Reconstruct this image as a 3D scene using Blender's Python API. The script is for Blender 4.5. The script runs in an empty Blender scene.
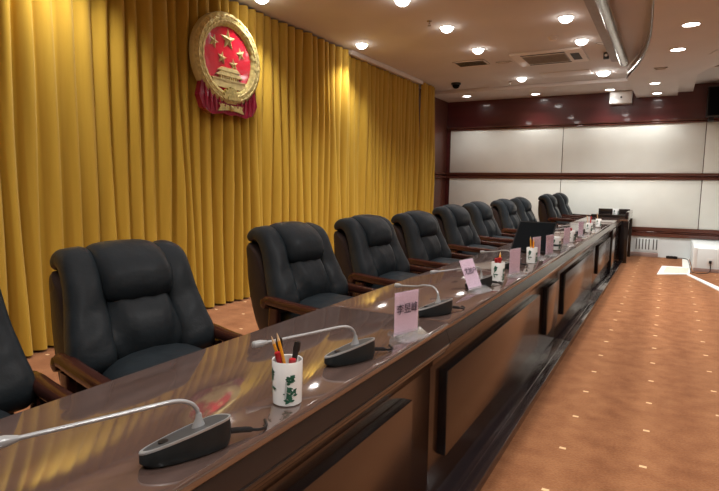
import bpy, bmesh, math, random
from mathutils import Vector, Matrix
C = bpy.context.scene.collection
PI = math.pi
rnd = random.Random(7)

# ------------------------------------------------------------------ materials
def nodes_of(m):
    m.use_nodes = True
    nt = m.node_tree
    return nt, nt.nodes['Principled BSDF']

def mat(name, col, rough=.5, metal=0, spec=.5, coat=0, var=0, vscale=8, stretch=(1, 1, 1), bump=0, bscale=60, bstretch=(1, 1, 1),
        detail=4, ior=None, sheen=0, col2=None, trans=0, alpha=1, coat_rough=.05, emit=None, estr=0):
    m = bpy.data.materials.new(name)
    nt, b = nodes_of(m)
    L = nt.links
    b.inputs['Base Color'].default_value = (*col, 1)
    b.inputs['Roughness'].default_value = rough
    b.inputs['Metallic'].default_value = metal
    b.inputs['Specular IOR Level'].default_value = spec
    b.inputs['Coat Weight'].default_value = coat
    b.inputs['Coat Roughness'].default_value = coat_rough
    b.inputs['Transmission Weight'].default_value = trans
    b.inputs['Alpha'].default_value = alpha
    if sheen: b.inputs['Sheen Weight'].default_value = sheen
    if ior: b.inputs['IOR'].default_value = ior
    if emit:
        b.inputs['Emission Color'].default_value = (*emit, 1)
        b.inputs['Emission Strength'].default_value = estr
    tc = nt.nodes.new('ShaderNodeTexCoord')
    if var:
        mp = nt.nodes.new('ShaderNodeMapping'); mp.inputs['Scale'].default_value = stretch
        nz = nt.nodes.new('ShaderNodeTexNoise'); nz.inputs['Scale'].default_value = vscale; nz.inputs['Detail'].default_value = detail
        cr = nt.nodes.new('ShaderNodeValToRGB')
        a = tuple(max(0, c * (1 - var)) for c in col); d = col2 or tuple(min(1, c * (1 + var)) for c in col)
        cr.color_ramp.elements[0].position = .3; cr.color_ramp.elements[1].position = .7
        cr.color_ramp.elements[0].color = (*a, 1); cr.color_ramp.elements[1].color = (*d, 1)
        L.new(tc.outputs['Object'], mp.inputs['Vector']); L.new(mp.outputs['Vector'], nz.inputs['Vector'])
        L.new(nz.outputs['Fac'], cr.inputs['Fac']); L.new(cr.outputs['Color'], b.inputs['Base Color'])
    if bump:
        mp2 = nt.nodes.new('ShaderNodeMapping'); mp2.inputs['Scale'].default_value = bstretch
        n2 = nt.nodes.new('ShaderNodeTexNoise'); n2.inputs['Scale'].default_value = bscale; n2.inputs['Detail'].default_value = 3
        bp = nt.nodes.new('ShaderNodeBump'); bp.inputs['Strength'].default_value = bump; bp.inputs['Distance'].default_value = .01
        L.new(tc.outputs['Object'], mp2.inputs['Vector']); L.new(mp2.outputs['Vector'], n2.inputs['Vector'])
        L.new(n2.outputs['Fac'], bp.inputs['Height']); L.new(bp.outputs['Normal'], b.inputs['Normal'])
    return m

M = {}
M['ceiling'] = mat('ceiling_paint', (.62, .585, .555), .8, var=.03, vscale=2)
M['soffit'] = mat('soffit_paint', (.66, .62, .585), .7, var=.03, vscale=2)
M['whitewall'] = mat('white_fabric_panel', (.84, .86, .80), .75, var=.03, vscale=3, bump=.05, bscale=300)
M['lowwall'] = mat('low_white_paint', (.80, .85, .85), .6, var=.03, vscale=3)
M['maroon'] = mat('maroon_veneer', (.095, .020, .020), .28, coat=.4, var=.2, vscale=3, stretch=(.4, 1, 3))
M['sidewood'] = mat('side_wall_veneer', (.10, .033, .022), .35, coat=.2, var=.2, vscale=3, stretch=(1, 1, .3))
M['railwood'] = mat('red_brown_rail', (.10, .032, .022), .25, coat=.5, var=.15, vscale=4, stretch=(.3, 1, 4))
M['plainwall'] = mat('plain_wall_paint', (.62, .57, .5), .8, var=.04, vscale=2)
M['desktop'] = mat('lacquered_desk_top', (.074, .047, .040), .06, spec=.5, ior=3.1, coat=0, var=.18, vscale=5, stretch=(6, .6, 1), bump=.006, bscale=5, coat_rough=.06)
M['deskface'] = mat('brown_desk_veneer', (.024, .0100, .0055), .24, ior=1.5, coat=.25, var=.08, vscale=6, stretch=(1, .25, 4), coat_rough=.15)
M['apron'] = mat('dark_desk_apron', (.028, .0115, .0066), .13, ior=1.5, coat=.2, var=.07, vscale=6, stretch=(1, .25, 4), coat_rough=.12)
M['deskblack'] = mat('black_brown_lacquer', (.012, .009, .009), .20, coat=.6, var=.2, vscale=6)
M['plinth'] = mat('dark_plinth_lacquer', (.022, .016, .018), .16, coat=.7, var=.2, vscale=5, coat_rough=.08)
M['leather'] = mat('black_leather', (.013, .0165, .0195), .39, spec=.42, var=.15, vscale=10, bump=.22, bscale=22, bstretch=(1, 1, 1.6))
M['leather_shell'] = mat('dark_brown_leather', (.020, .013, .012), .38, var=.2, vscale=10, bump=.12, bscale=60)
M['armwood'] = mat('mahogany_arm', (.030, .009, .006), .25, coat=.3, var=.25, vscale=14, stretch=(.3, 1, 2))
M['silver'] = mat('satin_silver', (.46, .475, .49), .32, .5, var=.05, vscale=20)
M['chrome'] = mat('polished_aluminium', (.55, .52, .48), .22, 1, var=.08, vscale=14)
M['micbody'] = mat('charcoal_plastic', (.014, .018, .020), .45, spec=.3, var=.12, vscale=40, bump=.05, bscale=200)
M['micpanel'] = mat('grey_control_panel', (.07, .073, .078), .4, .3, var=.1, vscale=60)
M['blackplastic'] = mat('black_plastic', (.012, .012, .013), .4, var=.1, vscale=30)
M['screen'] = mat('dark_screen', (.006, .007, .008), .75, spec=.04, var=.1, vscale=6)
M['white'] = mat('white_plastic', (.80, .80, .78), .45, var=.03, vscale=10)
M['porcelain'] = mat('white_porcelain', (.84, .86, .86), .12, coat=.4, var=.02, vscale=12)
M['leaf'] = mat('painted_green_leaf', (.015, .10, .065), .3, var=.4, vscale=60)
M['ink'] = mat('black_ink', (.03, .02, .035), .6, var=.1, vscale=50)
M['pink'] = mat('pink_paper', (.95, .66, .85), .7, var=.04, vscale=20)
M['acrylic'] = mat('clear_acrylic', (.88, .92, .95), .06, ior=1.3, trans=.85, alpha=.45, var=.02, vscale=10)
M['pencil'] = mat('yellow_pencil_paint', (.78, .33, .02), .35, var=.08, vscale=40)
M['pencilwood'] = mat('sharpened_wood', (.62, .42, .24), .6, var=.1, vscale=40)
M['red'] = mat('red_plastic', (.32, .012, .018), .3, var=.1, vscale=30)
M['gold'] = mat('embossed_gold', (.60, .50, .20), .38, .55, var=.25, vscale=30, bump=.5, bscale=45)
M['goldflat'] = mat('smooth_gold', (.72, .60, .28), .32, .5, var=.15, vscale=20, bump=.12, bscale=30)
M['goldpale'] = mat('pale_gold_edge', (.66, .58, .30), .40, .4, var=.1, vscale=10)
M['emblemred'] = mat('glossy_emblem_red', (.42, .008, .022), .15, coat=.7, var=.15, vscale=12, bump=.25, bscale=14)
M['ribbonred'] = mat('deep_red_drape', (.24, .008, .03), .25, coat=.5, var=.2, vscale=10, bump=.3, bscale=18)
M['vent'] = mat('grey_louvre', (.30, .27, .24), .5, var=.1, vscale=20)
M['darkslot'] = mat('dark_slot', (.03, .028, .026), .6, var=.1, vscale=20)
M['offwhite'] = mat('offwhite_metal', (.70, .64, .57), .5, var=.04, vscale=10)
M['lamp'] = mat('lit_lamp', (1, .97, .92), .5, emit=(1, .96, .92), estr=14, var=.01)
M['lampbright'] = mat('lit_lamp_bright', (1, .98, .95), .5, emit=(1, .97, .95), estr=30, var=.01)
M['strip'] = mat('white_cable_cover', (.84, .83, .78), .5, var=.04, vscale=10)
M['grid'] = mat('beige_floor_grating', (.66, .62, .52), .6, var=.25, vscale=90)
M['skirt'] = mat('pinkish_grey_skirting', (.34, .24, .21), .5, var=.1, vscale=10)

# curtain cloth
def curtain_mat():
    m = bpy.data.materials.new('gold_curtain_cloth'); nt, b = nodes_of(m); L = nt.links
    tc = nt.nodes.new('ShaderNodeTexCoord')
    mp = nt.nodes.new('ShaderNodeMapping'); mp.inputs['Scale'].default_value = (6, 6, .5)
    nz = nt.nodes.new('ShaderNodeTexNoise'); nz.inputs['Scale'].default_value = 3; nz.inputs['Detail'].default_value = 5
    cr = nt.nodes.new('ShaderNodeValToRGB')
    cr.color_ramp.elements[0].color = (.40, .235, .028, 1); cr.color_ramp.elements[1].color = (.52, .33, .050, 1)
    wv = nt.nodes.new('ShaderNodeTexNoise'); wv.inputs['Scale'].default_value = 260; wv.inputs['Detail'].default_value = 2
    bp = nt.nodes.new('ShaderNodeBump'); bp.inputs['Strength'].default_value = .15; bp.inputs['Distance'].default_value = .004
    L.new(tc.outputs['Object'], mp.inputs['Vector']); L.new(mp.outputs['Vector'], nz.inputs['Vector'])
    L.new(nz.outputs['Fac'], cr.inputs['Fac']); L.new(cr.outputs['Color'], b.inputs['Base Color'])
    L.new(tc.outputs['Object'], wv.inputs['Vector']); L.new(wv.outputs['Fac'], bp.inputs['Height']); L.new(bp.outputs['Normal'], b.inputs['Normal'])
    b.inputs['Roughness'].default_value = .75; b.inputs['Sheen Weight'].default_value = .25; b.inputs['Specular IOR Level'].default_value = .25
    b.inputs['Sheen Tint'].default_value = (1, .8, .35, 1)
    return m
M['curtain'] = curtain_mat()

# carpet: rust pile with a woven grid of small pale dashes
def carpet_mat():
    m = bpy.data.materials.new('rust_carpet'); nt, b = nodes_of(m); L = nt.links
    N = nt.nodes.new
    tc = N('ShaderNodeTexCoord'); sep = N('ShaderNodeSeparateXYZ'); L.new(tc.outputs['Object'], sep.inputs['Vector'])
    def math_(op, a, bv=None, c=None):
        n = N('ShaderNodeMath'); n.operation = op
        for i, v in enumerate((a, bv, c)):
            if v is None: continue
            if isinstance(v, (int, float)): n.inputs[i].default_value = v
            else: L.new(v, n.inputs[i])
        return n.outputs[0]
    def cell(out, period, off):
        s = math_('ADD', out, off); s = math_('DIVIDE', s, period); f = math_('FRACT', s)
        d = math_('SUBTRACT', f, .5); d = math_('ABSOLUTE', d); return math_('MULTIPLY', d, period)
    dx = cell(sep.outputs['X'], .345, .02 + .345 * 10.5)
    dy = cell(sep.outputs['Y'], .425, -3.545 + .425 * 20.5)
    inx = math_('LESS_THAN', dx, .015); iny = math_('LESS_THAN', dy, .010)
    dot = math_('MULTIPLY', inx, iny)
    # soft pale lanes along the columns of dashes
    lane = N('ShaderNodeMapRange'); L.new(dx, lane.inputs['Value'])
    lane.inputs['From Min'].default_value = .02; lane.inputs['From Max'].default_value = .13
    lane.inputs['To Min'].default_value = 1; lane.inputs['To Max'].default_value = 0
    nz = N('ShaderNodeTexNoise'); nz.inputs['Scale'].default_value = 9; nz.inputs['Detail'].default_value = 8; L.new(tc.outputs['Object'], nz.inputs['Vector'])
    n2 = N('ShaderNodeTexNoise'); n2.inputs['Scale'].default_value = 90; n2.inputs['Detail'].default_value = 3; L.new(tc.outputs['Object'], n2.inputs['Vector'])
    mix = math_('MULTIPLY', nz.outputs['Fac'], .55); mix = math_('MULTIPLY_ADD', n2.outputs['Fac'], .4, mix); mix = math_('MULTIPLY_ADD', lane.outputs['Result'], .12, mix)
    cr = N('ShaderNodeValToRGB'); L.new(mix, cr.inputs['Fac'])
    cr.color_ramp.elements[0].position = .34; cr.color_ramp.elements[1].position = .72
    cr.color_ramp.elements[0].color = (.185, .068, .026, 1); cr.color_ramp.elements[1].color = (.325, .143, .062, 1)
    mx = N('ShaderNodeMix'); mx.data_type = 'RGBA'
    L.new(dot, mx.inputs['Factor']); L.new(cr.outputs['Color'], mx.inputs['A']); mx.inputs['B'].default_value = (.74, .50, .28, 1)
    L.new(mx.outputs['Result'], b.inputs['Base Color'])
    bp = N('ShaderNodeBump'); bp.inputs['Strength'].default_value = .5; bp.inputs['Distance'].default_value = .01
    L.new(n2.outputs['Fac'], bp.inputs['Height']); L.new(bp.outputs['Normal'], b.inputs['Normal'])
    b.inputs['Roughness'].default_value = .9; b.inputs['Specular IOR Level'].default_value = .1; b.inputs['Sheen Weight'].default_value = .1
    return m
M['carpet'] = carpet_mat()

# ------------------------------------------------------------------ geometry helpers
def box(bm, x0, x1, y0, y1, z0, z1, bev=0, seg=2, mi=0):
    vs = [bm.verts.new((x, y, z)) for x in (x0, x1) for y in (y0, y1) for z in (z0, z1)]
    idx = [(0, 1, 3, 2), (4, 6, 7, 5), (0, 4, 5, 1), (2, 3, 7, 6), (0, 2, 6, 4), (1, 5, 7, 3)]
    fs = [bm.faces.new([vs[i] for i in f]) for f in idx]
    for f in fs: f.material_index = mi
    if bev:
        es = list({e for f in fs for e in f.edges})
        bmesh.ops.bevel(bm, geom=es, offset=bev, segments=seg, profile=.5, affect='EDGES')
    return fs

def ring_faces(bm, rings, closed=True, cap=True, mi=0):
    n = len(rings[0])
    for a, b in zip(rings[:-1], rings[1:]):
        for i in range(n if closed else n - 1):
            j = (i + 1) % n
            f = bm.faces.new((a[i], a[j], b[j], b[i])); f.material_index = mi
    if cap and closed:
        for r, rev in ((rings[0], True), (rings[-1], False)):
            f = bm.faces.new(list(reversed(r)) if rev else r); f.material_index = mi

def smooth_path(pts, n):
    """Catmull-Rom through pts, n samples per span (any vector length)."""
    P = [Vector(p) for p in pts]
    P = [P[0] * 2 - P[1]] + P + [P[-1] * 2 - P[-2]]
    out = []
    for i in range(1, len(P) - 2):
        for k in range(n):
            t = k / n
            a, b, c, d = P[i - 1], P[i], P[i + 1], P[i + 2]
            out.append(.5 * ((2 * b) + (c - a) * t + (2 * a - 5 * b + 4 * c - d) * t * t + (3 * b - a - 3 * c + d) * t ** 3))
    out.append(P[-2].copy())
    return out

def tube(bm, pts, r, seg=10, mi=0):
    pts = [Vector(p) for p in pts]
    rs = r if isinstance(r, (list, tuple)) else [r] * len(pts)
    rings = []; up = None
    for i, p in enumerate(pts):
        t = (pts[min(i + 1, len(pts) - 1)] - pts[max(i - 1, 0)]).normalized()
        if up is None:
            up = Vector((0, 0, 1)) if abs(t.z) < .9 else Vector((1, 0, 0))
        s = t.cross(up).normalized(); u = s.cross(t).normalized(); up = u
        rings.append([bm.verts.new(p + (s * math.cos(a) + u * math.sin(a)) * rs[i]) for a in (2 * PI * k / seg for k in range(seg))])
    ring_faces(bm, rings, mi=mi)

def lathe(bm, prof, seg=28, c=(0, 0, 0), mi=0, cap=True):
    rings = [[bm.verts.new((c[0] + r * math.cos(a), c[1] + r * math.sin(a), c[2] + z)) for a in (2 * PI * k / seg for k in range(seg))] for r, z in prof]
    ring_faces(bm, rings, mi=mi, cap=cap)

def prism(bm, poly, d0, d1, axis='z', mi=0):
    """poly extruded: axis z -> (x,y); axis x -> poly is (y,z); axis y -> poly is (x,z)."""
    def V(p, d): return {'z': (p[0], p[1], d), 'x': (d, p[0], p[1]), 'y': (p[0], d, p[1])}[axis]
    a = [bm.verts.new(V(p, d0)) for p in poly]; b = [bm.verts.new(V(p, d1)) for p in poly]
    ring_faces(bm, [a, b], mi=mi)

def loft(bm, secs, seg=20, expo=2.6, fn=None):
    """secs: (centre, side vector, up vector, half width, half height). Superelliptic sections, soft ends."""
    rings = []
    for si, (c, s, u, hw, hh) in enumerate(secs):
        c, s, u = Vector(c), Vector(s).normalized(), Vector(u).normalized()
        ring = []
        for k in range(seg):
            a = 2 * PI * k / seg
            ca, sa = math.cos(a), math.sin(a)
            x = math.copysign(abs(ca) ** (2 / expo), ca) * hw
            y = math.copysign(abs(sa) ** (2 / expo), sa) * hh
            if fn: x, y = fn(si / (len(secs) - 1), x, y, hw, hh)
            ring.append(bm.verts.new(c + s * x + u * y))
        rings.append(ring)
    ring_faces(bm, rings)

def obj(name, bm, m, parent=None, smooth=True, loc=None, rotz=0, sharp=.6):
    bmesh.ops.recalc_face_normals(bm, faces=bm.faces)
    me = bpy.data.meshes.new(name); bm.to_mesh(me); bm.free()
    for x in (m if isinstance(m, (list, tuple)) else [m]): me.materials.append(x)
    if smooth:
        for p in me.polygons: p.use_smooth = True
        try: me.set_sharp_from_angle(angle=sharp)
        except Exception: pass
    o = bpy.data.objects.new(name, me); C.objects.link(o)
    if parent is not None: o.parent = parent
    if loc is not None: o.location = loc
    o.rotation_euler.z = rotz
    return o

def tag(o, label, cat, group=None, kind=None):
    o['label'] = label; o['category'] = cat
    if group: o['group'] = group
    if kind: o['kind'] = kind
    return o

def thing(name, label, cat, loc=(0, 0, 0), rotz=0, group=None):
    o = bpy.data.objects.new(name, None); C.objects.link(o)
    o.empty_display_size = .1
    o.location = loc; o.rotation_euler = (0, 0, rotz)
    return tag(o, label, cat, group)

def struct(name, bm, m, label, cat, smooth=False):
    o = obj(name, bm, m, smooth=smooth); tag(o, label, cat, kind='structure'); return o

def dup(root, loc, rotz, label, group=None):
    r = root.copy(); C.objects.link(r); r.location = loc; r.rotation_euler = (0, 0, rotz); r['label'] = label
    if group: r['group'] = group
    for ch in list(root.children):
        c = ch.copy(); C.objects.link(c); c.parent = r
        for g in ch.children:
            d = g.copy(); C.objects.link(d); d.parent = c
    return r

B = bmesh.new
# ------------------------------------------------------------------ room shell
H = 3.06
XL, XR, YB, YN = -4.24, 4.6, 11.4, -3.0
bm = B(); box(bm, XL - .1, XR + .1, YN - .1, YB + .1, -.1, 0)
struct('floor', bm, M['carpet'], 'rust orange carpet with rows of small pale dashes', 'floor')
bm = B(); box(bm, XL - .1, XR + .1, YN - .1, YB + .1, H, H + .1)
struct('ceiling', bm, M['ceiling'], 'flat beige ceiling over the long desk', 'ceiling')
bm = B(); box(bm, XL - .1, XL, YN, YB + .1, 0, H)
struct('wall_left', bm, M['sidewood'], 'brown veneered wall behind the gold curtains', 'wall')
bm = B(); box(bm, XR, XR + .1, YN, YB + .1, 0, H)
struct('wall_right', bm, M['plainwall'], 'plain wall on the right outside the view', 'wall')
bm = B(); box(bm, XL, XR, YN - .1, YN, 0, H)
struct('wall_near', bm, M['plainwall'], 'plain wall behind the viewer', 'wall')
bm = B(); box(bm, XL, XR, YB, YB + .1, 0, H)
struct('wall_back', bm, M['maroon'], 'far wall with dark maroon veneer band under the ceiling', 'wall')
# back wall panels (upper and lower row) and the strip at the bottom
seams = [-4.15, -1.86, .49, 2.75, XR]
def wall_panel(x0, x1, z0, z1, label, m='whitewall'):
    bm = B(); box(bm, x0 + .006, x1 - .006, YB - .03, YB, z0, z1, .006)
    o = obj('wall_panel', bm, M[m]); tag(o, label, 'wall panel', kind='structure')
rows = [(1.52, 2.395, 'upper'), (.54, 1.40, 'middle')]
cols = ['left end', 'centre', 'right', 'far right']
for z0, z1, rn in rows:
    for i in range(4):
        wall_panel(seams[i], seams[i + 1], z0, z1, 'white padded wall panel, %s row, %s' % (rn, cols[i]))
bm = B(); box(bm, seams[0], XR, YB - .02, YB, 0, .37)
struct('wall_base', bm, M['lowwall'], 'bluish white lower strip of the far wall below the bottom rail', 'wall')
def rail(name, z0, z1, label, axis='x'):
    bm = B()
    h = z1 - z0
    if axis == 'x':
        box(bm, XL, XR, YB - .05, YB, z0, z0 + h * .38, .006); box(bm, XL, XR, YB - .05, YB, z1 - h * .38, z1, .006)
        prism(bm, [(YB, z0 + h * .36), (YB - .03, z0 + h * .36), (YB - .045, z0 + h * .5), (YB - .03, z1 - h * .36), (YB, z1 - h * .36)], XL, XR, 'x')
    else:
        box(bm, XL, XL + .03, 9.5, YB - .05, z0, z0 + h * .38, .006); box(bm, XL, XL + .03, 9.5, YB - .05, z1 - h * .38, z1, .006)
    o = obj(name, bm, M['railwood'], smooth=False); tag(o, label, 'wall rail', kind='structure')
rail('trim_1', 2.395, 2.465, 'thin glossy brown rail above the upper white panels')
rail('trim_2', 1.40, 1.52, 'glossy red brown double rail between the two rows of white panels')
rail('trim_3', .37, .54, 'glossy red brown double rail low on the far wall')
rail('trim_4', 1.40, 1.52, 'short brown rail on the side wall beside the curtain end', 'y')
# lower ceiling border along the far wall
bm = B(); box(bm, XL, -.66, 10.3, YB, 3.0, H, .01)
struct('ceiling_border', bm, M['soffit'], 'slightly lowered beige ceiling border along the far wall', 'ceiling')
# curved dropped soffit on the right
left = smooth_path([(-.15, 2.5, 0), (-.17, 4.2, 0), (-.22, 5.6, 0), (-.28, 6.9, 0), (-.37, 7.8, 0), (-.49, 8.55, 0), (-.66, 9.35, 0)], 8)
Ledge = [(p.x, p.y) for p in left] + [(-.63, YB)]
right = [(.02, YB), (.02, 9.35), (.16, 8.7), (.34, 8.0), (.6, 7.2), (.9, 6.4), (1.3, 5.6), (1.9, 4.6), (2.6, 3.6), (3.2, 2.5)]
bm = B(); prism(bm, Ledge + right, 2.88, H)
soffit = struct('ceiling_soffit', bm, M['soffit'], 'dropped beige ceiling soffit with a curved left edge', 'ceiling')
bm = B()
r0 = []; r1 = []
for (x, y) in Ledge[:-1]:
    r0.append(bm.verts.new((x - .008, y, 2.872))); r1.append(bm.verts.new((x - .008, y, 3.01)))
for i in range(len(r0) - 1): bm.faces.new((r0[i], r0[i + 1], r1[i + 1], r1[i]))
e = obj('trim_5', bm, M['chrome']); tag(e, 'curved bright metal edging strip along the soffit', 'edging strip', kind='structure')
md = e.modifiers.new('s', 'SOLIDIFY'); md.thickness = .006
bm = B(); prism(bm, [(.02, YB), (.02, 9.35), (.25, 8.6), (.5, 7.9), (.9, 7.0), (1.3, 6.3), (1.7, 6.6), (1.2, 7.6), (.75, 8.5), (.36, 9.4), (.25, 9.8), (.25, YB)], 2.935, H)
struct('ceiling_step', bm, M['soffit'], 'second pale ceiling step to the right of the soffit', 'ceiling')

# ------------------------------------------------------------------ curtains
def curtain(y0, y1, x, z1, period, amp, seed, label, group='gold stage curtains'):
    r = random.Random(seed)
    ys = [y0]
    while ys[-1] < y1: ys.append(ys[-1] + period * r.uniform(.84, 1.2))
    ys = [y0 + (v - y0) * (y1 - y0) / (ys[-1] - y0) for v in ys]
    cols = []
    n = 12
    for i in range(len(ys) - 1):
        a = amp * r.uniform(.7, 1.15); sk = r.uniform(-.12, .12); dr = r.uniform(-.25, .25); dp = r.uniform(0, .02)
        for k in range(n):
            t = k / n
            cols.append((i, t, ys[i], ys[i + 1], a, sk, dr, dp))
    zs = [.02, .12, .4, .8, 1.2, 1.6, 2.0, 2.4, 2.7, z1 - .05, z1]
    bm = B(); grid = []
    for (i, t, a0, a1, a, sk, dr, dp) in cols:
        col = []
        for z in zs:
            f = z / z1
            tt = t + sk * math.sin(PI * t) * (1 - f)
            yy = a0 + (a1 - a0) * tt + .018 * math.sin(i * 1.7 + z * 1.1) * (1 - f)
            amp_z = a * (.75 + .45 * (1 - f))
            xx = x - amp_z + amp_z * 2 * (abs(math.sin(PI * t)) ** .62) * (1 + .12 * math.sin(z * 2.1 + i)) + dp - .012 * math.sin(i * 2.3 + z * 1.7)
            col.append(bm.verts.new((xx, yy, z)))
        grid.append(col)
    for a, b in zip(grid[:-1], grid[1:]):
        for j in range(len(zs) - 1): bm.faces.new((a[j], b[j], b[j + 1], a[j + 1]))
    o = obj('curtain', bm, M['curtain'], sharp=3.0); tag(o, label, 'curtain', group)
    return o
curtain(-1.6, 6.66, -3.95, 3.04, .135, .066, 3, 'wide gold pleated curtain behind the red and gold emblem')
curtain(6.68, 9.2, -4.0, 3.0, .135, .050, 5, 'gold pleated curtain hanging under the white pelmet, right of the emblem')
curtain(9.22, 9.86, -3.93, 3.04, .13, .055, 8, 'narrow gold curtain at the far end beside the brown side wall')
bm = B(); box(bm, -3.95, -3.89, 6.68, 9.2, 3.0, H, .004)
o = obj('curtain_pelmet', bm, M['offwhite']); tag(o, 'long white pelmet strip above the gold curtain at ceiling', 'pelmet')

# ------------------------------------------------------------------ national emblem
EM = thing('wall_emblem', 'round gold and red state emblem with five stars hung on the curtain', 'emblem', (-3.84, 4.16, 2.42))
RY, RZ = .462, .435
def ellipse_ring(bm, secs, n=72, wob=0):
    rings = []
    for (k, x) in secs:
        rings.append([bm.verts.new((x + (wob * math.sin(a * 26 + k * 20) if wob else 0), RY * k * math.cos(a), RZ * k * math.sin(a))) for a in (2 * PI * i / n for i in range(n))])
    ring_faces(bm, rings, cap=False)
bm = B(); ellipse_ring(bm, [(1.0, 0), (1.0, .07), (.985, .085)]); obj('rim', bm, M['goldpale'], EM)
bm = B(); ellipse_ring(bm, [(.985, .085), (.95, .10), (.90, .112), (.83, .115), (.76, .105), (.72, .088), (.70, .06)], 144, .004); obj('wreath', bm, M['gold'], EM)
# ears of grain standing proud of the wreath
bm = B()
for i in range(44):
    a = PI * 1.5 + (i + .5) / 44 * 2 * PI
    for k, da in ((.90, .03), (.80, -.03)):
        cy, cz = RY * k * math.cos(a + da), RZ * k * math.sin(a + da)
        ta = a + PI / 2 if math.cos(a) > 0 else a - PI / 2
        t = Vector((0, math.cos(ta), math.sin(ta))); s = Vector((0, -t.z, t.y))
        loft(bm, [(Vector((.112, cy, cz)) + t * d, s, (1, 0, 0), w, w) for d, w in ((-.03, .002), (-.012, .011), (.008, .010), (.03, .001))], 6, 2)
obj('wheat_ears', bm, M['goldflat'], EM)
bm = B(); n = 72
vs = [bm.verts.new((.062, RY * .72 * math.cos(2 * PI * i / n), RZ * .72 * math.sin(2 * PI * i / n))) for i in range(n)]
bm.faces.new(vs); obj('red_field', bm, M['emblemred'], EM, smooth=False)
def star(bm, cy, cz, r, x=.064, rot=0):
    pts = [(cy + (r if i % 2 == 0 else r * .40) * math.sin(rot + PI * i / 5), cz + (r if i % 2 == 0 else r * .40) * math.cos(rot + PI * i / 5)) for i in range(10)]
    c = bm.verts.new((x + r * .32, cy, cz)); v = [bm.verts.new((x, p[0], p[1])) for p in pts]
    for i in range(10): bm.faces.new((c, v[i], v[(i + 1) % 10]))
for cy, cz, r, rot in ((.0, .185, .105, 0), (-.195, .135, .068, .3), (.175, .085, .068, -.3), (-.085, .005, .066, .15), (.075, -.035, .066, -.15)):
    bm = B(); star(bm, cy, cz, r, rot=rot); obj('star', bm, M['goldflat'], EM, smooth=False)
# gate tower: base wall, balustrade, two roofs
bm = B()
prism(bm, [(-.245, -.235), (.245, -.235), (.225, -.165), (-.225, -.165)], .06, .085, 'x')
prism(bm, [(-.235, -.165), (.235, -.165), (.235, -.155), (-.235, -.155)], .06, .092, 'x')
prism(bm, [(-.13, -.155), (.13, -.155), (.13, -.125), (-.13, -.125)], .06, .08, 'x')
prism(bm, [(-.185, -.125), (.185, -.125), (.135, -.095), (-.135, -.095)], .06, .095, 'x')
prism(bm, [(-.12, -.095), (.12, -.095), (.12, -.08), (-.12, -.08)], .06, .08, 'x')
prism(bm, [(-.155, -.08), (.155, -.08), (.10, -.045), (-.10, -.045)], .06, .095, 'x')
for i in range(9):
    y = -.12 + i * .03; prism(bm, [(y - .004, -.155), (y + .004, -.155), (y + .004, -.125), (y - .004, -.125)], .06, .088, 'x')
bmesh.ops.translate(bm, vec=(0, 0, -.035), verts=bm.verts)
obj('gate_tower', bm, M['goldflat'], EM, smooth=False)
bm = B()   # cog wheel under the gate
pts = []
for i in range(40):
    a = PI * i / 39; r = .125 if i % 4 < 2 else .105
    pts.append((r * math.cos(a), -.385 + r * math.sin(a)))
prism(bm, pts, .10, .128, 'x'); prism(bm, [(.06 * math.cos(PI * i / 12), -.385 + .06 * math.sin(PI * i / 12)) for i in range(13)], .12, .138, 'x')
obj('cog_wheel', bm, M['gold'], EM, smooth=False)
bm = B()   # red drape below
poly = [(-.37, -.24), (-.30, -.32), (-.2, -.39), (0, -.42), (.2, -.39), (.30, -.32), (.36, -.24), (.40, -.40), (.33, -.50), (.22, -.535), (.08, -.515), (0, -.53), (-.1, -.515), (-.24, -.54), (-.36, -.49), (-.41, -.38)]
prism(bm, poly, .01, .095, 'x')
for s in (-1, 1):
    for k in range(5):
        a0 = Vector((.095, s * (.08 + k * .06), -.50)); a1 = Vector((.095, s * (.10 + k * .06), -.385 + k * .03))
        tube(bm, [a0, (a0 + a1) / 2 + Vector((.012, 0, 0)), a1], [.006, .016, .006], 8)
obj('red_drape', bm, M['ribbonred'], EM)
bm = B()   # gold knot and tails of the drape
for s in (-1, 1):
    prism(bm, [(0, -.452), (s * .05, -.435), (s * .17, -.425), (s * .15, -.46), (s * .18, -.50), (s * .06, -.485), (0, -.478)], .098, .118, 'x')
lathe(bm, [(.0, -.03), (.028, -.02), (.034, 0), (.028, .02), (.0, .03)], 12, (.115, 0, -.462))
obj('gold_knot', bm, M['gold'], EM)
EM.scale = (.68, 1, 1)

# ------------------------------------------------------------------ the long desk
XF = -.66
XBK = -1.175
def worktop(y0, y1, label):
    t = thing('desk_worktop', label, 'worktop', (0, 0, 0), 0, 'worktop sections of the long desk')
    g = .0015
    bm = B(); box(bm, XBK, XF, y0 + g, y1 - g, .732, .76, .010, 3); obj('top_board', bm, M['desktop'], t)
    bm = B(); prism(bm, [(XF - .04, .685), (XF + .004, .685), (XF - .012, .732), (XF - .04, .732)], y0 + g, y1 - g, 'y'); obj('apron', bm, M['apron'], t)
    bm = B(); box(bm, XF - .05, XF + .006, y0 + g, y1 - g, .667, .685, .006, 3); box(bm, XF - .05, XF - .008, y0 + g, y1 - g, .646, .667, .006, 3)
    obj('moulding', bm, M['deskblack'], t)
    return t
worktop(-1.2, 1.86, 'nearest section of the glossy brown worktop of the long desk')
worktop(1.86, 4.95, 'second glossy brown worktop section, carrying two readable pink name cards')
worktop(4.95, 8.04, 'third glossy brown worktop section beyond the reclined black monitor')
worktop(8.04, 9.98, 'farthest glossy worktop section of the main desk')
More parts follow.
